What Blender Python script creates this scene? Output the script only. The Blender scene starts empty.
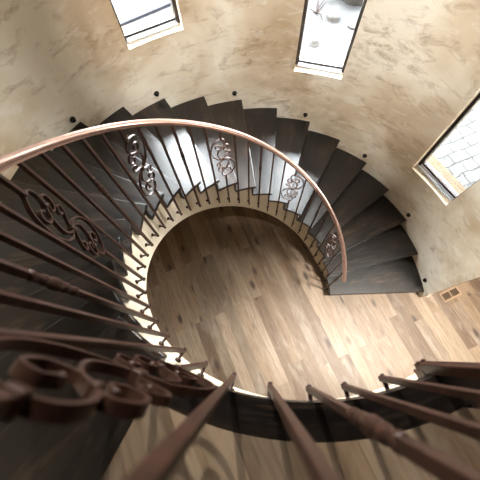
import bpy, bmesh, math, random
from mathutils import Vector, Matrix
random.seed(7)
PI = math.pi
C = bpy.context.scene.collection
sc = bpy.context.scene

# ---------------------------------------------------------------- measures
RISE = 0.18
R_WALL = 2.489
R_IN = 1.047            # inner ends of the treads
R_BAL = 1.017           # centre line of balusters and rail
TH0, DTH = 0.0288, 0.2079
N_STEP = 21
Z_LAND = RISE * N_STEP
CEIL = 6.3
def ang(i): return TH0 + (i - 1) * DTH          # angle of step index i
def pitch(i): return RISE * i
def pol(r, a, z): return Vector((r * math.cos(a), r * math.sin(a), z))
def tip_z(i): return max(min(pitch(i) - 0.442, 3.695), 0.02)
def band_z(i): return max(min(pitch(i) - 0.644, 3.555), 0.0)
def rail_z(i): return min(pitch(i) + 0.892, Z_LAND + 0.965)

# ---------------------------------------------------------------- node helpers
def mat(name):
    m = bpy.data.materials.new(name); m.use_nodes = True
    nt = m.node_tree
    return m, nt, nt.nodes['Principled BSDF']
def N(nt, t, **kw):
    n = nt.nodes.new(t)
    for k, v in kw.items():
        if k in n.inputs: n.inputs[k].default_value = v
        else: setattr(n, k, v)
    return n
def ramp(nt, stops):
    r = nt.nodes.new('ShaderNodeValToRGB')
    e = r.color_ramp.elements
    while len(e) < len(stops): e.new(0.5)
    for el, (p, c) in zip(e, stops):
        el.position = p; el.color = (*c, 1)
    return r
def mixc(nt, fac, a, b, mode='MIX'):
    m = nt.nodes.new('ShaderNodeMix'); m.data_type = 'RGBA'; m.blend_type = mode
    for s, v in ((m.inputs[0], fac), (m.inputs[6], a), (m.inputs[7], b)):
        if hasattr(v, 'is_linked'): nt.links.new(v, s)
        elif isinstance(v, tuple): s.default_value = (*v, 1)
        else: s.default_value = v
    return m.outputs[2]
def L(nt, a, b): nt.links.new(a, b)
def noise(nt, vec, scale, detail=4, rough=0.55, dist=0.0):
    n = N(nt, 'ShaderNodeTexNoise', Scale=scale, Detail=detail, Roughness=rough, Distortion=dist)
    L(nt, vec, n.inputs['Vector']); return n.outputs['Fac']
def mapping(nt, vec, scale=(1, 1, 1), rot=(0, 0, 0), loc=(0, 0, 0)):
    m = N(nt, 'ShaderNodeMapping'); m.inputs['Scale'].default_value = scale
    m.inputs['Rotation'].default_value = rot; m.inputs['Location'].default_value = loc
    L(nt, vec, m.inputs['Vector']); return m.outputs[0]
def bump(nt, h, bsdf, strength=0.2, dist=0.01):
    b = N(nt, 'ShaderNodeBump', Strength=strength, Distance=dist)
    L(nt, h, b.inputs['Height']); L(nt, b.outputs[0], bsdf.inputs['Normal'])

def plaster(name):
    m, nt, b = mat(name)
    co = nt.nodes.new('ShaderNodeTexCoord').outputs['Object']
    big = noise(nt, co, 1.1, 3, 0.5, 0.3)
    base = ramp(nt, [(0.30, (0.47, 0.35, 0.225)), (0.44, (0.66, 0.55, 0.41)), (0.60, (0.84, 0.77, 0.65))])
    L(nt, big, base.inputs[0])
    swirl = noise(nt, mapping(nt, co, (1.0, 1.0, 2.3)), 3.0, 8, 0.72, 0.6)
    sm = ramp(nt, [(0.52, (0, 0, 0)), (0.76, (0.9, 0.9, 0.9))]); L(nt, swirl, sm.inputs[0])
    c1 = mixc(nt, sm.outputs[0], base.outputs[0], (0.30, 0.19, 0.10))
    gate = noise(nt, mapping(nt, co, (1, 1, 1), (0, 0, 0), (4.1, 2.2, 7.7)), 1.6, 2, 0.5)
    gm = ramp(nt, [(0.51, (0, 0, 0)), (0.64, (1, 1, 1))]); L(nt, gate, gm.inputs[0])
    fine = noise(nt, mapping(nt, co, (1, 1, 2.0), (0, 0, 0), (1.3, 5.2, 0.7)), 5.0, 8, 0.75, 0.4)
    fm = ramp(nt, [(0.53, (0, 0, 0)), (0.70, (0.9, 0.9, 0.9))]); L(nt, fine, fm.inputs[0])
    mu = N(nt, 'ShaderNodeMath', operation='MULTIPLY'); L(nt, gm.outputs[0], mu.inputs[0]); L(nt, fm.outputs[0], mu.inputs[1])
    c2 = mixc(nt, mu.outputs[0], c1, (0.30, 0.19, 0.10))
    pale = noise(nt, mapping(nt, co, (1, 1, 2.2), (0, 0, 0), (9, 1, 3)), 4.5, 5, 0.6, 0.5)
    pm = ramp(nt, [(0.55, (0, 0, 0)), (0.75, (0.6, 0.6, 0.6))]); L(nt, pale, pm.inputs[0])
    c3 = mixc(nt, pm.outputs[0], c2, (0.83, 0.79, 0.72))
    L(nt, c3, b.inputs['Base Color'])
    b.inputs['Roughness'].default_value = 0.6
    b.inputs['Specular IOR Level'].default_value = 0.3
    bump(nt, swirl, b, 0.15, 0.02)
    return m

def plank_floor(name, rotz):
    m, nt, b = mat(name)
    co = nt.nodes.new('ShaderNodeTexCoord').outputs['Object']
    v = mapping(nt, co, (1, 1, 1), (0, 0, rotz))
    br = N(nt, 'ShaderNodeTexBrick', Scale=1.0, **{'Mortar Size': 0.0022, 'Brick Width': 2.3, 'Row Height': 0.165, 'Bias': 0.0})
    br.offset = 0.43; br.offset_frequency = 2; br.squash = 0.85; br.squash_frequency = 5
    br.inputs['Color1'].default_value = (0, 0, 0, 1); br.inputs['Color2'].default_value = (1, 1, 1, 1)
    br.inputs['Mortar'].default_value = (0.5, 0.5, 0.5, 1)
    L(nt, v, br.inputs['Vector'])
    tone = ramp(nt, [(0.0, (0.12, 0.074, 0.043)), (0.25, (0.19, 0.124, 0.075)), (0.5, (0.25, 0.17, 0.108)), (0.75, (0.19, 0.135, 0.09)), (1.0, (0.33, 0.238, 0.16))])
    L(nt, br.outputs['Color'], tone.inputs[0])
    # shift the grain from board to board
    off = N(nt, 'ShaderNodeVectorMath', operation='SCALE'); L(nt, br.outputs['Color'], off.inputs[0]); off.inputs['Scale'].default_value = 17.0
    ad = N(nt, 'ShaderNodeVectorMath', operation='ADD'); L(nt, v, ad.inputs[0]); L(nt, off.outputs[0], ad.inputs[1])
    gv = ad.outputs[0]
    gr = noise(nt, mapping(nt, gv, (1.3, 14, 1)), 3.0, 6, 0.62, 0.6)
    gm = ramp(nt, [(0.32, (0.66, 0.60, 0.54)), (0.52, (1, 1, 1)), (0.75, (1.15, 1.15, 1.15))]); L(nt, gr, gm.inputs[0])
    c1 = mixc(nt, 0.85, tone.outputs[0], gm.outputs[0], 'MULTIPLY')
    cl = noise(nt, mapping(nt, gv, (0.9, 3.2, 1)), 2.2, 4, 0.6, 0.4)
    cm = ramp(nt, [(0.52, (0, 0, 0)), (0.78, (0.5, 0.5, 0.5))]); L(nt, cl, cm.inputs[0])
    c2 = mixc(nt, cm.outputs[0], c1, (0.40, 0.345, 0.28))
    dk = noise(nt, mapping(nt, gv, (0.9, 4.0, 1), (0, 0, 0), (3, 8, 0)), 2.0, 5, 0.6, 0.8)
    dm = ramp(nt, [(0.57, (0, 0, 0)), (0.72, (0.8, 0.8, 0.8))]); L(nt, dk, dm.inputs[0])
    c2 = mixc(nt, dm.outputs[0], c2, (0.135, 0.083, 0.048))
    vo = N(nt, 'ShaderNodeTexVoronoi', Scale=1.0); vo.inputs['Randomness'].default_value = 1.0
    L(nt, mapping(nt, gv, (1.9, 4.4, 1)), vo.inputs['Vector'])
    km = ramp(nt, [(0.08, (1, 1, 1)), (0.21, (0, 0, 0))]); L(nt, vo.outputs['Distance'], km.inputs[0])
    c3 = mixc(nt, km.outputs[0], c2, (0.055, 0.033, 0.022))
    c4 = mixc(nt, br.outputs['Fac'], c3, (0.16, 0.105, 0.065))
    L(nt, c4, b.inputs['Base Color'])
    rr = ramp(nt, [(0.3, (0.55, 0.55, 0.55)), (0.7, (0.42, 0.42, 0.42))]); L(nt, gr, rr.inputs[0])
    L(nt, rr.outputs[0], b.inputs['Roughness'])
    bump(nt, gr, b, 0.12, 0.004)
    return m

def dark_wood(name, seams=True):
    # espresso boards, the grain runs along u of the UV map (metres)
    m, nt, b = mat(name)
    uv = nt.nodes.new('ShaderNodeTexCoord').outputs['UV']
    br = N(nt, 'ShaderNodeTexBrick', Scale=1.0, **{'Mortar Size': 0.0015, 'Brick Width': 2.3, 'Row Height': 0.14})
    br.inputs['Color1'].default_value = (0, 0, 0, 1); br.inputs['Color2'].default_value = (1, 1, 1, 1)
    br.inputs['Mortar'].default_value = (0.4, 0.4, 0.4, 1)
    L(nt, uv, br.inputs['Vector'])
    tone = ramp(nt, [(0, (0.002, 0.0016, 0.0014)), (0.5, (0.0045, 0.003, 0.0024)), (1, (0.014, 0.0085, 0.0058))])
    L(nt, br.outputs['Color'], tone.inputs[0])
    off = N(nt, 'ShaderNodeVectorMath', operation='SCALE'); L(nt, br.outputs['Color'], off.inputs[0]); off.inputs['Scale'].default_value = 9.0
    ad = N(nt, 'ShaderNodeVectorMath', operation='ADD'); L(nt, uv, ad.inputs[0]); L(nt, off.outputs[0], ad.inputs[1])
    gr = noise(nt, mapping(nt, ad.outputs[0], (1.6, 22, 1)), 2.4, 6, 0.65, 0.5)
    gm = ramp(nt, [(0.50, (0, 0, 0)), (0.78, (0.8, 0.8, 0.8))]); L(nt, gr, gm.inputs[0])
    c1 = mixc(nt, gm.outputs[0], tone.outputs[0], (0.032, 0.020, 0.013))
    we = noise(nt, mapping(nt, ad.outputs[0], (1.1, 8, 1), (0, 0, 0), (7, 1, 0)), 2.0, 6, 0.7, 0.7)
    wm = ramp(nt, [(0.55, (0, 0, 0)), (0.66, (0.85, 0.85, 0.85))]); L(nt, we, wm.inputs[0])
    c1 = mixc(nt, wm.outputs[0], c1, (0.052, 0.030, 0.018))
    kn = noise(nt, mapping(nt, ad.outputs[0], (2.2, 7, 1), (0, 0, 0), (5, 2, 0)), 1.8, 4, 0.6, 0.9)
    kq = ramp(nt, [(0.62, (0, 0, 0)), (0.74, (0.8, 0.8, 0.8))]); L(nt, kn, kq.inputs[0])
    c2 = mixc(nt, kq.outputs[0], c1, (0.003, 0.0025, 0.002))
    c3 = mixc(nt, br.outputs['Fac'], c2, (0.008, 0.006, 0.005))
    L(nt, c3, b.inputs['Base Color'])
    rr = ramp(nt, [(0.35, (0.30, 0.30, 0.30)), (0.7, (0.42, 0.42, 0.42))]); L(nt, gr, rr.inputs[0])
    L(nt, rr.outputs[0], b.inputs['Roughness'])
    b.inputs['Specular IOR Level'].default_value = 0.58
    bump(nt, gr, b, 0.1, 0.003)
    return m

def metal(name, col, metallic, rough, var=0.35):
    m, nt, b = mat(name)
    co = nt.nodes.new('ShaderNodeTexCoord').outputs['Object']
    n = noise(nt, co, 35, 3)
    dark = tuple(x * (1 - var) for x in col); lite = tuple(min(1, x * (1 + var)) for x in col)
    r = ramp(nt, [(0.3, dark), (0.7, lite)]); L(nt, n, r.inputs[0])
    L(nt, r.outputs[0], b.inputs['Base Color'])
    b.inputs['Metallic'].default_value = metallic; b.inputs['Roughness'].default_value = rough
    return m

def plain(name, col, rough=0.6, var=0.08, scale=12, metallic=0.0):
    m, nt, b = mat(name)
    co = nt.nodes.new('ShaderNodeTexCoord').outputs['Object']
    n = noise(nt, co, scale, 4)
    r = ramp(nt, [(0.3, tuple(x * (1 - var) for x in col)), (0.7, tuple(min(1, x * (1 + var)) for x in col))])
    L(nt, n, r.inputs[0]); L(nt, r.outputs[0], b.inputs['Base Color'])
    b.inputs['Roughness'].default_value = rough; b.inputs['Metallic'].default_value = metallic
    return m

def glass(name):
    m = bpy.data.materials.new(name); m.use_nodes = True
    nt = m.node_tree; nt.nodes.clear()
    o = N(nt, 'ShaderNodeOutputMaterial'); t = N(nt, 'ShaderNodeBsdfTransparent'); g = N(nt, 'ShaderNodeBsdfGlossy', Roughness=0.02)
    t.inputs[0].default_value = (0.95, 0.97, 0.97, 1)
    f = N(nt, 'ShaderNodeFresnel', IOR=1.25); mx = N(nt, 'ShaderNodeMixShader')
    L(nt, f.outputs[0], mx.inputs[0]); L(nt, t.outputs[0], mx.inputs[1]); L(nt, g.outputs[0], mx.inputs[2]); L(nt, mx.outputs[0], o.inputs[0])
    return m

def stone(name):
    m, nt, b = mat(name)
    co = nt.nodes.new('ShaderNodeTexCoord').outputs['Object']
    v = mapping(nt, co, (1, 1, 1), (0, 0, math.radians(-23)))
    w = noise(nt, co, 3.0, 2)
    ad = N(nt, 'ShaderNodeVectorMath', operation='ADD')
    sc_ = N(nt, 'ShaderNodeVectorMath', operation='SCALE'); L(nt, w, sc_.inputs[0]); sc_.inputs['Scale'].default_value = 0.12
    L(nt, v, ad.inputs[0]); L(nt, sc_.outputs[0], ad.inputs[1])
    br = N(nt, 'ShaderNodeTexBrick', Scale=1.0, **{'Mortar Size': 0.012, 'Mortar Smooth': 0.4, 'Brick Width': 0.40, 'Row Height': 0.235})
    br.offset = 0.4; br.squash = 0.7; br.squash_frequency = 3
    br.inputs['Color1'].default_value = (0.018, 0.0179, 0.0178, 1); br.inputs['Color2'].default_value = (0.023, 0.0228, 0.0227, 1)
    br.inputs['Mortar'].default_value = (0.0085, 0.0084, 0.0084, 1)
    L(nt, ad.outputs[0], br.inputs['Vector'])
    g = noise(nt, co, 7, 5, 0.65)
    gm = ramp(nt, [(0.3, (0.8, 0.8, 0.8)), (0.6, (1.05, 1.05, 1.05))]); L(nt, g, gm.inputs[0])
    L(nt, mixc(nt, 1.0, br.outputs['Color'], gm.outputs[0], 'MULTIPLY'), b.inputs['Base Color'])
    b.inputs['Roughness'].default_value = 0.9
    return m

M_PLASTER = plaster('cream_trowelled_plaster')
M_FLOOR = plank_floor('oak_planks', math.radians(67))
M_DARK = dark_wood('espresso_wood')
M_BAL = metal('copper_brown_iron', (0.040, 0.0175, 0.0115), 0.12, 0.42)
M_RAIL = metal('copper_rail_paint', (0.31, 0.185, 0.140), 0.55, 0.32, 0.12)
M_CREAM = plain('cream_paint', (0.56, 0.47, 0.35), 0.6, 0.06, 5)
M_SILL = plain('tan_outer_sill', (0.035, 0.027, 0.019), 0.8, 0.1)
M_SILL.node_tree.nodes['Principled BSDF'].inputs['Specular IOR Level'].default_value = 0.0
M_FRAME = plain('dark_bronze_frame', (0.035, 0.028, 0.024), 0.4, 0.1, 20, 0.3)
M_TRACK = plain('pale_grey_track', (0.55, 0.56, 0.60), 0.4, 0.05)
M_TRACK_DARK = plain('grey_edging', (0.005, 0.005, 0.006), 0.6, 0.1)
M_GLASS = glass('window_glass')
M_STONE = stone('pale_paving_stone')
M_LIGHT = metal('dark_bronze_dome', (0.022, 0.019, 0.018), 0.6, 0.22)
M_VENT = plain('tan_register_frame', (0.30, 0.195, 0.115), 0.45, 0.1)
M_SLOT = plain('black_slot', (0.012, 0.010, 0.010), 0.7, 0.1)
M_SLOT.node_tree.nodes['Principled BSDF'].inputs['Specular IOR Level'].default_value = 0.0
M_CEIL = plain('dark_ceiling_boards', (0.07, 0.05, 0.035), 0.8, 0.03, 3)
M_HALL = plain('tan_hall_paint', (0.20, 0.15, 0.10), 0.8, 0.05, 2)
M_GRAVEL = plain('pale_ground', (0.0125, 0.0123, 0.0122), 0.9, 0.3, 2.5)
M_ROCK = plain('pale_boulder', (0.0145, 0.0134, 0.0126), 0.9, 0.2, 6)
M_TWIG = plain('reddish_twig', (0.0055, 0.0034, 0.0028), 0.8, 0.2)

for _m in (M_GRAVEL, M_STONE, M_ROCK, M_TWIG, M_TRACK_DARK):
    _m.node_tree.nodes['Principled BSDF'].inputs['Specular IOR Level'].default_value = 0.0
_b = M_BAL.node_tree.nodes['Principled BSDF']; _b.inputs['Specular IOR Level'].default_value = 0.3

# ---------------------------------------------------------------- mesh helpers
class MB:
    def __init__(self): self.v = []; self.f = []; self.uv = None
    def add(self, verts, faces):
        o = len(self.v); self.v += [tuple(x) for x in verts]
        self.f += [tuple(i + o for i in f) for f in faces]
    def prism(self, ring, down):          # ring: list of Vectors (top), down: list below
        n = len(ring)
        f = [tuple(range(n)), tuple(reversed(range(n, 2 * n)))]
        f += [((i + 1) % n, i, n + i, n + (i + 1) % n) for i in range(n)]
        self.add(list(ring) + list(down), f)
    def box(self, c, ax, ay, az):         # centre and three half-axis vectors
        c = Vector(c); ax = Vector(ax); ay = Vector(ay); az = Vector(az)
        vs = [c + sx * ax + sy * ay + s * az for s in (-1, 1) for sx, sy in ((-1, -1), (1, -1), (1, 1), (-1, 1))]
        self.add(vs, [(3, 2, 1, 0), (4, 5, 6, 7), (0, 1, 5, 4), (1, 2, 6, 5), (2, 3, 7, 6), (3, 0, 4, 7)])
    def sweep(self, rings, closed_ring=True, caps=True):
        n = len(rings[0]); vs = [p for r in rings for p in r]; f = []
        for k in range(len(rings) - 1):
            for i in range(n):
                j = (i + 1) % n
                f.append((k * n + i, k * n + j, (k + 1) * n + j, (k + 1) * n + i))
        if caps:
            f.append(tuple(reversed(range(n)))); f.append(tuple((len(rings) - 1) * n + i for i in range(n)))
        self.add(vs, f)
    def lathe(self, c, axis, prof, seg=14):   # prof: (radius, height along axis)
        a = Vector(axis).normalized(); u = a.orthogonal().normalized(); w = a.cross(u); c = Vector(c)
        rings = [[c + a * h + (u * math.cos(t) + w * math.sin(t)) * r for t in [2 * PI * i / seg for i in range(seg)]] for r, h in prof]
        self.sweep(rings)
    def build(self, name, m, parent=None, bevel=0, smooth=False, seg=2):
        me = bpy.data.meshes.new(name); me.from_pydata(self.v, [], self.f); me.update()
        bm = bmesh.new(); bm.from_mesh(me); bmesh.ops.recalc_face_normals(bm, faces=bm.faces); bm.to_mesh(me); bm.free()
        me.materials.append(m)
        o = bpy.data.objects.new(name, me); C.objects.link(o)
        if parent: o.parent = parent
        if smooth:
            for p in me.polygons: p.use_smooth = True
        if bevel:
            b = o.modifiers.new('bevel', 'BEVEL'); b.width = bevel; b.segments = seg; b.limit_method = 'ANGLE'; b.angle_limit = 0.6
        return o
def polar_uv(o, k0=0.0):
    me = o.data; uv = me.uv_layers.new(name='UVMap')
    for lo in me.loops:
        c = me.vertices[lo.vertex_index].co
        r = math.hypot(c.x, c.y); a = math.atan2(c.y, c.x) % (2 * PI)
        uv.data[lo.index].uv = (r + k0 * 0.731, (a - k0) * 1.7 + 0.35 * c.z + k0 * 3.17)
def arc_uv(o):
    me = o.data; uv = me.uv_layers.new(name='UVMap')
    for lo in me.loops:
        c = me.vertices[lo.vertex_index].co
        uv.data[lo.index].uv = ((math.atan2(c.y, c.x) % (2 * PI)) * 1.1, math.hypot(c.x, c.y) + c.z * 0.7 + 0.03)
def thing(name, label, cat, loc=(0, 0, 0), group=None):
    o = bpy.data.objects.new(name, None); C.objects.link(o); o.location = loc
    o.empty_display_size = 0.1
    o['label'] = label; o['category'] = cat
    if group: o['group'] = group
    return o
def tag(o, label, cat, group=None):
    o['label'] = label; o['category'] = cat
    if group: o['group'] = group
    return o
def struct(o): o['kind'] = 'structure'; return o

# ---------------------------------------------------------------- room shell
A_END = math.radians(-1.3); A_TOP = math.radians(244.8)
R_OUT = R_WALL + 0.24
def P2(r, a): return (r * math.cos(a), r * math.sin(a))
EAST_A = P2(R_WALL, A_END); EAST_B = (6.3, EAST_A[1] + (6.3 - EAST_A[0]) * 0.50)
WEST_A = P2(R_WALL, A_TOP); WEST_B = (WEST_A[0] - 2.0, WEST_A[1] - 4.3)
SOUTH = WEST_B[1]
arc = [P2(R_WALL + 0.12, A_END + (A_TOP - A_END) * i / 60) for i in range(61)]
plan = arc + [WEST_B, (6.3, SOUTH), EAST_B]
def slab(name, plan, z0, z1, m):
    mb = MB(); mb.prism([Vector((x, y, z1)) for x, y in plan], [Vector((x, y, z0)) for x, y in plan])
    o = mb.build(name, m); return struct(o)
slab('floor', plan, -0.2, 0.0, M_FLOOR)
slab('ceiling', plan, CEIL, CEIL + 0.15, M_CEIL)

WIN = [  # angle range, sill z, head z
    (math.radians(110.3), math.radians(124.5), 2.70, 5.25),
    (math.radians(66.8), math.radians(80.6), 2.055, 4.85),
    (math.radians(20.6), math.radians(35.7), 1.34, 3.6)]
def cyl_wall():
    cuts = sorted({A_END, A_TOP} | {a for w in WIN for a in w[:2]})
    angs = []
    for a, b in zip(cuts, cuts[1:]):
        n = max(1, int(round((b - a) / math.radians(2.4))))
        angs += [a + (b - a) * i / n for i in range(n)]
    angs.append(cuts[-1])
    zs = sorted({0.0, CEIL} | {z for w in WIN for z in w[2:]})
    def hole(i, j):
        if i < 0 or j < 0 or i >= len(angs) - 1 or j >= len(zs) - 1: return None
        am = (angs[i] + angs[i + 1]) / 2; zm = (zs[j] + zs[j + 1]) / 2
        return any(w[0] < am < w[1] and w[2] < zm < w[3] for w in WIN)
    mb = MB(); nz = len(zs); na = len(angs)
    for R in (R_WALL, R_OUT):
        for a in angs:
            Ra = R if R == R_WALL else R_WALL + 0.02 + 0.22 * min(1.0, (a - A_END) / math.radians(14))
            for z in zs: mb.v.append(tuple(pol(Ra, a, z)))
    I = lambda s, i, j: s * na * nz + i * nz + j
    for i in range(na - 1):
        for j in range(nz - 1):
            if hole(i, j): continue
            mb.f.append((I(0, i, j), I(0, i, j + 1), I(0, i + 1, j + 1), I(0, i + 1, j)))
            mb.f.append((I(1, i, j), I(1, i + 1, j), I(1, i + 1, j + 1), I(1, i, j + 1)))
            for di, dj, e in ((-1, 0, ((i, j), (i, j + 1))), (1, 0, ((i + 1, j), (i + 1, j + 1))), (0, -1, ((i, j), (i + 1, j))), (0, 1, ((i, j + 1), (i + 1, j + 1)))):
                if hole(i + di, j + dj) in (None, True):
                    (a, b), (c, d) = e
                    mb.f.append((I(0, a, b), I(0, c, d), I(1, c, d), I(1, a, b)))
    return struct(mb.build('wall_north', M_PLASTER))
cyl_wall()
def flat_wall(name, p, q, z0=-0.0, z1=CEIL, t=0.15, holes=(), m=None):
    p = Vector((*p, 0)); q = Vector((*q, 0)); d = (q - p); Ln = d.length; d.normalize()
    n = Vector((d.y, -d.x, 0))
    if n.dot(Vector((1.5, -2.5, 0)) - p) > 0: n = -n       # thickness away from the room
    mb = MB()
    us = sorted({0.0, Ln} | {u for h in holes for u in h[:2]}); zs = sorted({z0, z1} | {z for h in holes for z in h[2:]})
    for a, b in zip(us, us[1:]):
        for c, e in zip(zs, zs[1:]):
            um, zm = (a + b) / 2, (c + e) / 2
            if any(h[0] < um < h[1] and h[2] < zm < h[3] for h in holes): continue
            mb.box(p + d * um + n * t / 2 + Vector((0, 0, zm)), d * (b - a) / 2, n * t / 2, Vector((0, 0, (e - c) / 2)))
    return struct(mb.build(name, m or M_PLASTER))
_d = Vector((EAST_B[0] - EAST_A[0], EAST_B[1] - EAST_A[1])).normalized() * 0.022
flat_wall('wall_northeast', (EAST_A[0] + _d.x, EAST_A[1] + _d.y), EAST_B, t=0.03)
flat_wall('wall_east', EAST_B, (6.3, SOUTH), m=M_HALL)
flat_wall('wall_south', (6.3, SOUTH), WEST_B, m=M_HALL)
flat_wall('wall_west', WEST_B, WEST_A)

# windows in the curved wall
def window(no, a0, a1, z0, z1):
    Rf = R_WALL + 0.15
    p = pol(Rf, a0, 0); q = pol(Rf, a1, 0)
    root = bpy.data.objects.new('window_%d' % no, None); C.objects.link(root); struct(root)
    mid = (p + q) / 2; d = (q - p).normalized(); n = Vector((mid.x, mid.y, 0)).normalized()
    W = (q - p).length
    def bar(mb, u0, u1, za, zb, o0, o1):
        mb.box(mid + d * (u0 + u1) / 2 + n * (o0 + o1) / 2 + Vector((0, 0, (za + zb) / 2)), d * (u1 - u0) / 2, n * (o1 - o0) / 2, Vector((0, 0, (zb - za) / 2)))
    h = W / 2; t = 0.042
    f = MB()
    bar(f, -h, -h + t, z0, z1, -0.03, 0.05); bar(f, h - t, h, z0, z1, -0.03, 0.05)
    bar(f, -h + t, h - t, z1 - t, z1, -0.03, 0.05); bar(f, -h + t, h - t, z0 + 0.012, z0 + 0.05, -0.005, 0.05)
    f.build('window_frame', M_FRAME, root, 0.004)
    s = MB()
    bar(s, -h + t, h - t, z0 + 0.001, z0 + 0.022, -0.062, -0.034); bar(s, -h + t, h - t, z0 + 0.001, z0 + 0.030, -0.028, -0.008)
    s.build('sill_track', M_TRACK, root, 0.003)
    g = MB(); bar(g, -h + t, h - t, z0 + 0.05, z1 - t, 0.016, 0.020); g.build('window_pane', M_GLASS, root)
    e = MB(); bar(e, -h - 0.06, h + 0.06, z0 - 0.10, z0 - 0.01, 0.10, 0.26); e.build('outer_sill', M_SILL, root, 0.006)
    # daylight portal in the opening
    li = bpy.data.lights.new('portal', 'AREA'); li.shape = 'RECTANGLE'; li.size = W; li.size_y = z1 - z0; li.cycles.is_portal = True
    lo = bpy.data.objects.new('window_portal', li); C.objects.link(lo)
    lo.location = mid + n * 0.07 + Vector((0, 0, (z0 + z1) / 2))
    lo.rotation_euler = (-n).to_track_quat('-Z', 'Y').to_euler()
for k, w in enumerate(WIN): window(k + 1, *w)

# ---------------------------------------------------------------- staircase
stair = thing('spiral_staircase', 'curved staircase of dark wood treads climbing along the cream plaster wall', 'staircase', (0, 0, 0))
def tread(k):
    a0, a1 = ang(k), ang(k + 1)
    nose = 0.028 if k > 1 else 0.068
    def front(r): return a0 - nose / r
    rs = [R_IN, R_WALL - 0.003]
    top = [pol(rs[0], front(rs[0]), k * RISE)]
    top += [pol(rs[1], front(rs[1]) + (a1 + 0.012 - front(rs[1])) * i / 7, k * RISE) for i in range(8)]
    top += [pol(rs[0], a1 + 0.012 + (front(rs[0]) - a1 - 0.012) * i / 4, k * RISE) for i in range(4)]
    mb = MB(); mb.prism(top, [p - Vector((0, 0, 0.045)) for p in top])
    o = mb.build('tread', M_DARK, stair, 0.006); polar_uv(o, a0)
def riser(k):
    a = ang(k); d = Vector((math.cos(a), math.sin(a), 0)); t = Vector((-d.y, d.x, 0))
    r0, r1 = R_IN + 0.006, R_WALL - 0.004
    mb = MB(); z0, z1 = (k - 1) * RISE, k * RISE - 0.045
    mb.box(d * (r0 + r1) / 2 + t * (0.012 if k > 1 else -0.028) + Vector((0, 0, (z0 + z1) / 2)), d * (r1 - r0) / 2, t * 0.010, Vector((0, 0, (z1 - z0) / 2)))
    o = mb.build('riser', M_DARK, stair); polar_uv(o, a + 1)
for k in range(1, N_STEP): tread(k)
for k in range(1, N_STEP + 1): riser(k)
def stringer():
    mb = MB(); r0, r1 = R_IN + 0.025, R_IN + 0.125
    for k in range(1, N_STEP):
        for s in range(5):
            i0 = k + s / 5; i1 = k + (s + 1) / 5; zt = k * RISE - 0.045
            for (ra, rb) in ((r0, r1),):
                q = [pol(ra, ang(i0), zt), pol(ra, ang(i1), zt), pol(rb, ang(i1), zt), pol(rb, ang(i0), zt)]
                dn = [Vector((p.x, p.y, band_z(i))) for p, i in zip(q, (i0, i1, i1, i0))]
                mb.prism(q, dn)
    bm_o = mb.build('stringer', M_CREAM, stair)
    m2 = MB(); rings = []
    n = 100
    for j in range(n + 1):
        i = 3.7 + (N_STEP - 3.7) * j / n; z = band_z(i)
        rings.append([pol(r1 - 0.02, ang(i), z), pol(R_WALL - 0.004, ang(i), z), pol(R_WALL - 0.004, ang(i), z + 0.03), pol(r1 - 0.02, ang(i), z + 0.03)])
    m2.sweep(rings); m2.build('soffit', M_CREAM, stair)
stringer()

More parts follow.
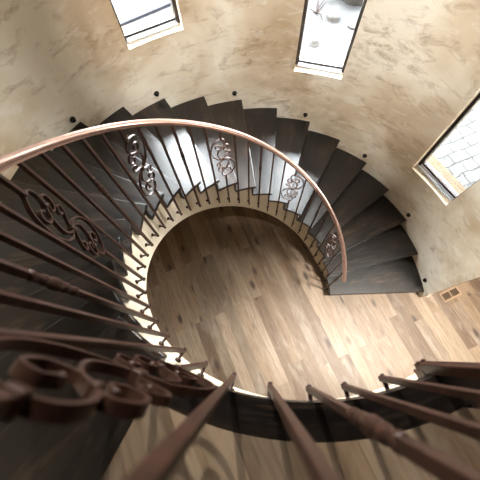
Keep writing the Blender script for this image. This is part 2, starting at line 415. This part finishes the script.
# ---------------------------------------------------------------- landing
I_END = 25.62
AL0, AL1 = ang(N_STEP), ang(I_END)
B_W = 0.105
def landing():
    # light boards, set outside the dark border
    a0 = AL0 + 0.3 * DTH
    r0 = R_IN + B_W
    ed = 0.105
    ev = Vector((1, -0.12, 0)).normalized(); en = Vector((ev.y, -ev.x, 0))      # straight edge east of the post, en points into the landing
    c0 = pol(R_IN, AL1, 0); c1 = c0 + ev * ((6.3 - c0.x) / ev.x)
    def along(off, t): return c0 + en * off + ev * t
    k0 = pol(r0, AL1, 0)
    q0 = along(ed, (k0 - c0).dot(ev)); q1 = along(ed, (c1 - c0).length)
    inner = [P2(r0, a0 + (AL1 - a0) * i / 30) for i in range(31)]
    inner = [p for p in inner if (Vector((*p, 0)) - c0).dot(en) > ed or p[0] < 0.2]
    pl = inner + [(q0.x, q0.y), (6.3, q1.y), (6.3, SOUTH), WEST_B, (WEST_A[0], WEST_A[1])]
    pl.append(P2(R_WALL, a0))
    mb = MB(); mb.prism([Vector((x, y, Z_LAND)) for x, y in pl], [Vector((x, y, Z_LAND - 0.22)) for x, y in pl])
    struct(mb.build('floor_upper', M_FLOOR))
    # dark border along the stairwell
    mb = MB(); n = 36
    rings = []
    for j in range(n + 1):
        a = AL0 - 0.02 + (AL1 - AL0 + 0.02) * j / n
        rings.append([pol(R_IN, a, Z_LAND), pol(r0, a, Z_LAND), pol(r0, a, Z_LAND - 0.045), pol(R_IN, a, Z_LAND - 0.045)])
    mb.sweep(rings)
    o = struct(mb.build('trim_1', M_DARK)); arc_uv(o)
    # dark nosing strip at the top of the stairs
    mb = MB(); q = [pol(r0, AL0 - 0.02, Z_LAND), pol(R_WALL - 0.004, AL0 - 0.012, Z_LAND), pol(R_WALL - 0.004, a0, Z_LAND), pol(r0, a0, Z_LAND)]
    mb.prism(q, [p - Vector((0, 0, 0.045)) for p in q])
    o = struct(mb.build('trim_2', M_DARK)); polar_uv(o, AL0)
    # border down the side of the landing, past the post
    mb = MB(); q = [c0, k0, q0 + ev * 0.001, q1, c1]
    mb.prism([p + Vector((0, 0, Z_LAND)) for p in q], [p + Vector((0, 0, Z_LAND - 0.045)) for p in q])
    o = struct(mb.build('trim_3', M_DARK)); arc_uv(o)
    mb = MB(); q = [c0 + en * .025, c1 + en * .025, c1 + en * .1, c0 + en * .1]
    mb.prism([p + Vector((0, 0, Z_LAND - 0.046)) for p in q], [p + Vector((0, 0, Z_LAND - 0.22)) for p in q])
    struct(mb.build('trim_6', M_CREAM))
    # cream fascia under the border
    mb = MB(); rings = []
    for j in range(n + 1):
        i = N_STEP + (I_END - N_STEP) * j / n; a = ang(i); zb = band_z(i)
        rings.append([pol(R_IN + 0.025, a, zb), pol(R_IN + 0.025, a, Z_LAND - 0.046), pol(R_IN + 0.1, a, Z_LAND - 0.046), pol(R_IN + 0.1, a, zb)])
    mb.sweep(rings); struct(mb.build('trim_4', M_CREAM))
    mb = MB(); rings = []
    for j in range(n + 1):
        i = N_STEP + (I_END - N_STEP) * j / n; a = ang(i)
        rings.append([pol(R_IN + 0.1, a, Z_LAND - 0.25), pol(r0, a, Z_LAND - 0.25), pol(r0, a, Z_LAND - 0.046), pol(R_IN + 0.1, a, Z_LAND - 0.046)])
    mb.sweep(rings); struct(mb.build('trim_5', M_CREAM))
landing()

# ---------------------------------------------------------------- railing
rail = thing('stair_railing', 'copper brown iron railing with scrolls curving up the inner edge of the stairs', 'railing', (0, 0, 0))
def handrail():
    prof = [(-0.019, -0.018), (0.019, -0.018), (0.019, -0.008), (0.026, -0.004), (0.027, 0.004), (0.022, 0.009), (0.016, 0.0085), (0.013, 0.015), (0.005, 0.018), (-0.005, 0.018), (-0.013, 0.015), (-0.016, 0.0085), (-0.022, 0.009), (-0.027, 0.004), (-0.026, -0.004), (-0.019, -0.008)]
    mb = MB(); rings = []; n = 150; i0, i1 = 0.74, I_END
    def pt(i):
        return pol(R_BAL, ang(i), rail_z(i))
    for j in range(n + 1):
        i = i0 + (i1 - i0) * j / n
        p = pt(i); tg = (pt(i + .05) - pt(i - .05)).normalized()
        rad = Vector((p.x, p.y, 0)).normalized(); up = rad.cross(tg); up = up if up.z > 0 else -up
        rings.append([p + rad * x + up * y for x, y in prof])
    mb.sweep(rings); o = mb.build('handrail', M_RAIL, rail, 0, True)
    o.modifiers.new('es', 'EDGE_SPLIT').split_angle = 0.7
    o['label'] = 'copper coloured moulded handrail'
handrail()

HB = 0.0085
def local(a):
    d = Vector((math.cos(a), math.sin(a), 0)); t = Vector((-d.y, d.x, 0))
    return d, t
def bar(mb, a, z0, z1, w=HB, r=R_BAL):
    d, t = local(a); mb.box(pol(r, a, (z0 + z1) / 2), d * w, t * w, Vector((0, 0, (z1 - z0) / 2)))
def pin(a, z, parent):
    d, t = local(a); mb = MB()
    ln = R_IN + 0.025 - R_BAL
    mb.lathe(pol(R_BAL - 0.016, a, z), d, [(0.004, 0), (0.0075, 0.002), (0.0075, 0.02), (0.0075, ln), (0.015, ln + 0.001), (0.016, ln + 0.012), (0.011, ln + 0.0165)], 10)
    mb.build('mounting_pin', M_BAL, parent, 0, True)
def ztop(i): return rail_z(i) - 0.017
def plain_baluster(i):
    mb = MB(); bar(mb, ang(i), tip_z(i), ztop(i))
    o = mb.build('baluster', M_BAL, rail, 0.0015); pin(ang(i), tip_z(i) + 0.022, o)
def knuckle_baluster(i):
    a = ang(i); mb = MB(); bar(mb, a, tip_z(i), ztop(i), 0.0095)
    o = mb.build('baluster', M_BAL, rail, 0.0015); pin(a, tip_z(i) + 0.022, o)
    zc = min(pitch(i), Z_LAND) + 0.49
    k = MB()
    k.lathe(pol(R_BAL, a, zc), (0, 0, 1), [(0.011, -0.105), (0.0145, -0.098), (0.0145, -0.088), (0.0115, -0.080), (0.0115, -0.062), (0.0155, -0.050), (0.0155, -0.040), (0.012, -0.034), (0.0165, -0.018), (0.0185, 0), (0.0165, 0.018), (0.012, 0.034), (0.0155, 0.040), (0.0155, 0.050), (0.0115, 0.062), (0.0115, 0.080), (0.0145, 0.088), (0.0145, 0.098), (0.011, 0.105)], 14)
    k.build('knuckle', M_BAL, o, 0, True)
def catmull(P, sub=10):
    P = [Vector((*p, 0)) for p in P]; Q = [P[0] * 2 - P[1]] + P + [P[-1] * 2 - P[-2]]; out = []
    for k in range(1, len(Q) - 2):
        p0, p1, p2, p3 = Q[k - 1:k + 3]
        for s in range(sub):
            t = s / sub
            out.append(0.5 * ((2 * p1) + (-p0 + p2) * t + (2 * p0 - 5 * p1 + 4 * p2 - p3) * t * t + (-p0 + 3 * p1 - 3 * p2 + p3) * t ** 3))
    out.append(P[-1]); return out
MAIN = [(0, 0), (-.5, .08), (-.88, .32), (-.98, .62), (-.7, .9), (-.2, 1.0), (.22, .94), (.32, .78), (.12, .61), (-.22, .54), (-.52, .60), (-.54, .74), (-.28, .76), (-.18, .68)]
SECOND = [(0, 0), (-.28, .09), (-.46, .28), (-.28, .48), (.08, .62), (.36, .68), (.58, .60), (.54, .46), (.28, .41), (.12, .48), (.26, .55)]
SMALL = [(0, 0), (.10, .08), (.30, .12), (.56, .17), (.66, .27), (.46, .33), (.28, .28), (.36, .22)]
SW, SH = 0.117, 0.285
def scroll_baluster(i, mirror):
    a0 = ang(i); zc = pitch(i) + (0.465 if i < 21 else 0.37)
    d0, t0 = local(a0)
    sx = -1 if not mirror else 1
    def w(u, v): return pol(R_BAL, a0 + sx * u * SW / R_BAL, zc + v * SH)
    def strip(pts, name, parent, depth=0.0080, th=0.0036):
        mb = MB(); rings = []
        W_ = [w(*p) for p in pts]
        for k in range(len(W_)):
            tg = (W_[min(k + 1, len(W_) - 1)] - W_[max(k - 1, 0)]).normalized()
            rad = Vector((W_[k].x, W_[k].y, 0)).normalized(); nn = rad.cross(tg).normalized()
            rings.append([W_[k] + rad * depth + nn * th, W_[k] + rad * depth - nn * th, W_[k] - rad * depth - nn * th, W_[k] - rad * depth + nn * th])
        mb.sweep(rings)
        for e, on in ((W_[-1], True), (W_[0], name == 'scroll_baluster')):      # bulb tips
            if on:
                rad = Vector((e.x, e.y, 0)).normalized()
                mb.lathe(e - rad * (depth + .002), rad, [(0.003, 0), (0.0065, 0.003), (0.0075, depth + .002), (0.0065, 2 * depth + .001), (0.003, 2 * depth + .004)], 9)
        return mb.build(name, M_BAL, parent)
    def half(P, s): return [(p.x * s, p.y * s) for p in catmull(P)]
    o = strip(list(reversed(half(MAIN, -1)))[:-1] + half(MAIN, 1), 'scroll_baluster', rail)
    lo = MB(); bar(lo, a0, tip_z(i), zc - SH * 0.98); lo = lo.build('lower_bar', M_BAL, o, 0.0015); pin(a0, tip_z(i) + 0.022, o)
    up = MB(); bar(up, a0, zc + SH * 0.98, ztop(i)); up.build('upper_bar', M_BAL, o, 0.0015)
    for s in (1, -1):
        strip(half(SECOND, s), 'side_scroll', o); strip(half(SMALL, s), 'small_curl', o, 0.007, 0.0030)
    def collar(p, hz, hw):
        cb = MB(); cb.box(p, d0 * 0.0125, t0 * hw, Vector((0, 0, hz))); cb.build('collar', M_BAL, o, 0.003)
    collar(w(0, 0), 0.018, 0.010)
    for s in (1, -1):
        collar(w(0, 1.0 * s), 0.008, 0.0105); collar(w(.12 * s, .615 * s), 0.009, 0.007)
for n in range(-10, 29):
    i = 7.442 + 0.6206 * n - (0.06 if n > 26 else 0)
    if (n - 2) % 6 == 0: knuckle_baluster(i)
    elif (n + 1) % 6 == 0: scroll_baluster(i, ((n + 1) // 6) % 2 == 0)
    else: plain_baluster(i)
def newel():
    i = 25.44; a = ang(i); mb = MB()
    bar(mb, a, 3.69, ztop(i), 0.0165, R_BAL + 0.012)
    o = mb.build('newel_post', M_BAL, rail, 0.003)
    d, t = local(a)
    for s in (-1, 1):
        b = MB(); b.lathe(pol(R_BAL - 0.012, a, 3.715) + t * s * 0.010, d, [(0.004, 0), (0.0085, 0.002), (0.0085, 0.012)], 8)
        b.build('bolt', M_BAL, o)
    b = MB(); b.box(pol(R_BAL + 0.033, a, 3.70), d * 0.018, t * 0.018, Vector((0, 0, 0.03))); b.build('bracket', M_BAL, o)
newel()

# ---------------------------------------------------------------- little things
KN = [(145.2, 2.412), (121.9, 2.086), (98.5, 1.74), (74.6, 1.373), (50.5, 1.011), (25.8, 0.655), (3.6, 0.277)]
KL = ['small round dark step light on the wall, highest and nearest the left edge',
      'small round dark step light on the wall below the left window',
      'small round dark step light on the wall midway between left and middle windows',
      'small round dark step light on the wall below the middle window',
      'small round dark step light on the wall midway between middle and right windows',
      'small round dark step light on the wall below the right window, beside the third tread',
      'small round dark step light at the wall end beside the lowest tread, near the vent']
for (dg, z), lb in zip(KN, KL):
    a = math.radians(dg); d, t = local(a)
    o = thing('step_light', lb, 'light', pol(R_WALL, a, z), 'step lights along the stair wall')
    mb = MB(); mb.lathe((0, 0, 0), -d, [(0.034, 0.0), (0.034, 0.006), (0.029, 0.009)], 20); mb.build('base_ring', M_LIGHT, o)
    mb = MB(); mb.lathe(-d * 0.0085, -d, [(0.028, 0), (0.027, 0.010), (0.021, 0.020), (0.011, 0.0255), (0.002, 0.027)], 20); mb.build('dome', M_LIGHT, o, 0, True)

def vent():
    c = Vector((2.985, -0.005, 0.0)); u = Vector((math.cos(math.radians(24)), math.sin(math.radians(24)), 0)); v = Vector((-u.y, u.x, 0)); Z = Vector((0, 0, 1))
    r = thing('floor_vent', 'wooden floor register with dark slots in the plank floor by the wall', 'vent', c)
    fr = MB(); hw, hh = 0.165, 0.075
    for s in (-1, 1):
        fr.box(v * s * (hh - .012) + Z * .004, u * hw, v * 0.012, Z * .004); fr.box(u * s * (hw - .012) + Z * .004, u * .012, v * (hh - .024), Z * .004)
    fr.box(Z * .004, u * .010, v * (hh - .024), Z * .004)
    fr.build('frame', M_VENT, r, 0.002)
    sb = MB(); sb.box(Z * .001, u * (hw - .024), v * (hh - .024), Z * .001); sb.build('duct', M_SLOT, r)
    for s in (-1, 1):
        for k in range(6):
            lv = MB(); lv.box(u * s * (0.026 + k * 0.021) + Z * .004, u * .0022, v * (hh - .024), Z * .003); lv.build('louvre', M_VENT, r)
vent()

# ---------------------------------------------------------------- outdoors
def ground():
    mb = MB(); mb.box((0, 8, -0.4), (22, 0, 0), (0, 16, 0), (0, 0, 0.1))
    struct(mb.build('ground', M_GRAVEL))
    mb = MB(); u = Vector((math.cos(math.radians(23)), math.sin(math.radians(23)), 0)); v = Vector((-u.y, u.x, 0))
    mb.box((4.9, 3.2, -0.28), u * 1.9, v * 2.3, (0, 0, 0.03))
    struct(mb.build('floor_patio', M_STONE))
ground()
def sky_blocker():  # unseen slab added outside the right window to cut its sky light
    mb = MB(); mb.box((4.6, 2.3, 3.75), (1.5, 0.6, 0), (-0.9, 2.25, 0), (0, 0, 0.12))
    return struct(mb.build('sky_blocker_slab', M_CEIL))
sky_blocker()
def rock(c, s, lb, sd):
    rnd = random.Random(sd); bm = bmesh.new(); bmesh.ops.create_icosphere(bm, subdivisions=3, radius=1)
    ph = [rnd.uniform(0, 6) for _ in range(6)]
    for v in bm.verts:
        k = 1 + .16 * math.sin(3 * v.co.x + ph[0]) + .13 * math.sin(4 * v.co.y + ph[1]) + .1 * math.sin(5 * v.co.z + ph[2])
        v.co = Vector((v.co.x * s[0], v.co.y * s[1], v.co.z * s[2])) * k
    me = bpy.data.meshes.new('boulder'); bm.to_mesh(me); bm.free(); me.materials.append(M_ROCK)
    o = bpy.data.objects.new('boulder', me); C.objects.link(o); o.location = c
    tag(o, lb, 'rock', 'boulders outside the middle window')

for c, sz, lb, sd in (((2.0, 7.1, -0.27), (0.2, 0.14, 0.15), 'largest pale boulder outside the middle window, near the middle of the pane', 1),
                      ((2.55, 6.75, -0.28), (0.2, 0.11, 0.12), 'flat pale boulder outside the middle window, right of the largest one', 2),
                      ((1.45, 6.2, -0.28), (0.13, 0.1, 0.1), 'small pale boulder outside the middle window, at the left of the pane', 3)):
    rock(c, sz, lb, sd)
def shrub():
    t = thing('bare_shrub', 'bare reddish twiggy shrub on the pale ground outside the middle window', 'shrub', (1.62, 7.35, -0.3))
    rnd = random.Random(4)
    for k in range(9):
        a = rnd.uniform(0, 2 * PI); p = Vector((0, 0, 0)); mb = MB(); rings = []
        dr = Vector((math.cos(a), math.sin(a), 0.7)).normalized(); r = 0.014
        for j in range(7):
            u = dr.orthogonal().normalized(); w_ = dr.cross(u)
            rings.append([p + (u * math.cos(q) + w_ * math.sin(q)) * r for q in [2 * PI * m / 5 for m in range(5)]])
            p = p + dr * rnd.uniform(.06, .11); r *= 0.82
            dr = (dr + Vector((rnd.uniform(-.35, .35), rnd.uniform(-.35, .35), rnd.uniform(-.3, .1)))).normalized()
        mb.sweep(rings); mb.build('twig', M_TWIG, t)
shrub()
def planter():
    t = thing('round_planter', 'wide round grey planter outside the middle window at the top of the pane', 'planter', (2.72, 8.0, -0.3))
    mb = MB(); mb.lathe((0, 0, 0), (0, 0, 1), [(0.42, 0), (0.60, 0.32), (0.64, 0.34), (0.64, 0.40), (0.56, 0.40), (0.54, 0.30)], 36); mb.build('bowl', M_ROCK, t, 0, False)
    mb = MB(); mb.lathe((0, 0, 0.30), (0, 0, 1), [(0.535, 0), (0.535, 0.03), (0.3, 0.05), (0.02, 0.055)], 24); mb.build('soil', M_TWIG, t)
planter()
def edging():
    p = Vector((-3.5, 7.10, -0.27)); q = Vector((-1.5, 8.35, -0.27)); d = (q - p).normalized(); n = Vector((-d.y, d.x, 0))
    mb = MB(); mb.box((p + q) / 2, d * (q - p).length / 2, n * 0.014, Vector((0, 0, 0.035)))
    tag(mb.build('edging_strip', M_TRACK_DARK, None, 0.004), 'thin grey edging strip across the pale ground outside the left window', 'edging')
edging()

# ---------------------------------------------------------------- light
w = bpy.data.worlds.new('sky'); sc.world = w; w.use_nodes = True
nt = w.node_tree; bg = nt.nodes['Background']
tc = N(nt, 'ShaderNodeTexCoord'); sep = N(nt, 'ShaderNodeSeparateXYZ'); L(nt, tc.outputs['Generated'], sep.inputs[0])
# overcast sky: three times brighter overhead than at the horizon
rp = ramp(nt, [(0.0, (0.12, 0.12, 0.12)), (0.495, (0.20, 0.20, 0.20)), (0.505, (0.34, 0.335, 0.33)), (1.0, (0.95, 0.99, 1.04))])
mp = N(nt, 'ShaderNodeMapRange'); mp.inputs[1].default_value = -1; mp.inputs[2].default_value = 1
L(nt, sep.outputs[2], mp.inputs[0]); L(nt, mp.outputs[0], rp.inputs[0]); L(nt, rp.outputs[0], bg.inputs[0])
bg.inputs[1].default_value = 190.0

def area(name, loc, target, size, power, col):
    li = bpy.data.lights.new(name, 'AREA'); li.shape = 'DISK'; li.size = size; li.energy = power; li.color = col
    o = bpy.data.objects.new(name, li); C.objects.link(o); o.location = loc
    o.rotation_euler = (Vector(target) - Vector(loc)).to_track_quat('-Z', 'Y').to_euler()
def spot(name, loc, target, r, power, col, cone, blend=0.6):
    li = bpy.data.lights.new(name, 'SPOT'); li.shadow_soft_size = r; li.energy = power; li.color = col
    li.spot_size = math.radians(cone); li.spot_blend = blend
    o = bpy.data.objects.new(name, li); C.objects.link(o); o.location = loc
    o.rotation_euler = (Vector(target) - Vector(loc)).to_track_quat('-Z', 'Y').to_euler()
spot('wall_fill_spot', (0.3, -0.7, 6.2), (0.25, 2.45, 3.0), 0.1, 1020, (1.0, 0.98, 0.94), 60)  # added fill, no visible fitting: brightens the curved wall between the windows
spot('landing_fill_spot', (-0.55, 1.1, 6.2), (0.1, -1.7, 3.8), 0.03, 260, (1.0, 0.93, 0.82), 50)  # added out-of-frame fill: lights the landing and throws baluster stripes on it
spot('floor_fill_spot', (3.1, -0.9, 6.2), (2.0, -0.85, 0), 0.4, 3900, (1.0, 0.95, 0.86), 48, 0.7)  # added out-of-frame fill: brightens the lower floor at the right

# ---------------------------------------------------------------- camera
cam = bpy.data.cameras.new('camera'); co = bpy.data.objects.new('camera', cam); C.objects.link(co); sc.camera = co
F = 297.4078; NX, NY = 251.4212, 355.3752
d = Vector((NX - 240, NY - 240, F)).normalized()
e1 = Vector((1, 0, 0)); e1 = (e1 - d * e1.dot(d)).normalized(); e2 = d.cross(e1)
right = Vector((e1[0], -e2[0], -d[0])); down = Vector((e1[1], -e2[1], -d[1])); fwd = Vector((e1[2], -e2[2], -d[2]))
mw = Matrix((right, -down, -fwd)).transposed().to_4x4()
mw.translation = Vector((-0.18177, -0.91109, 4.8255))
co.matrix_world = mw
cam.sensor_width = 36; cam.lens = 36 * F / 480; cam.clip_start = 0.02
cam.dof.use_dof = True; cam.dof.focus_distance = 3.0; cam.dof.aperture_fstop = 3.2

sc.view_settings.view_transform = 'Standard'; sc.view_settings.look = 'None'
sc.view_settings.exposure = 0.0; sc.view_settings.gamma = 1.0; sc.view_settings.use_curve_mapping = False
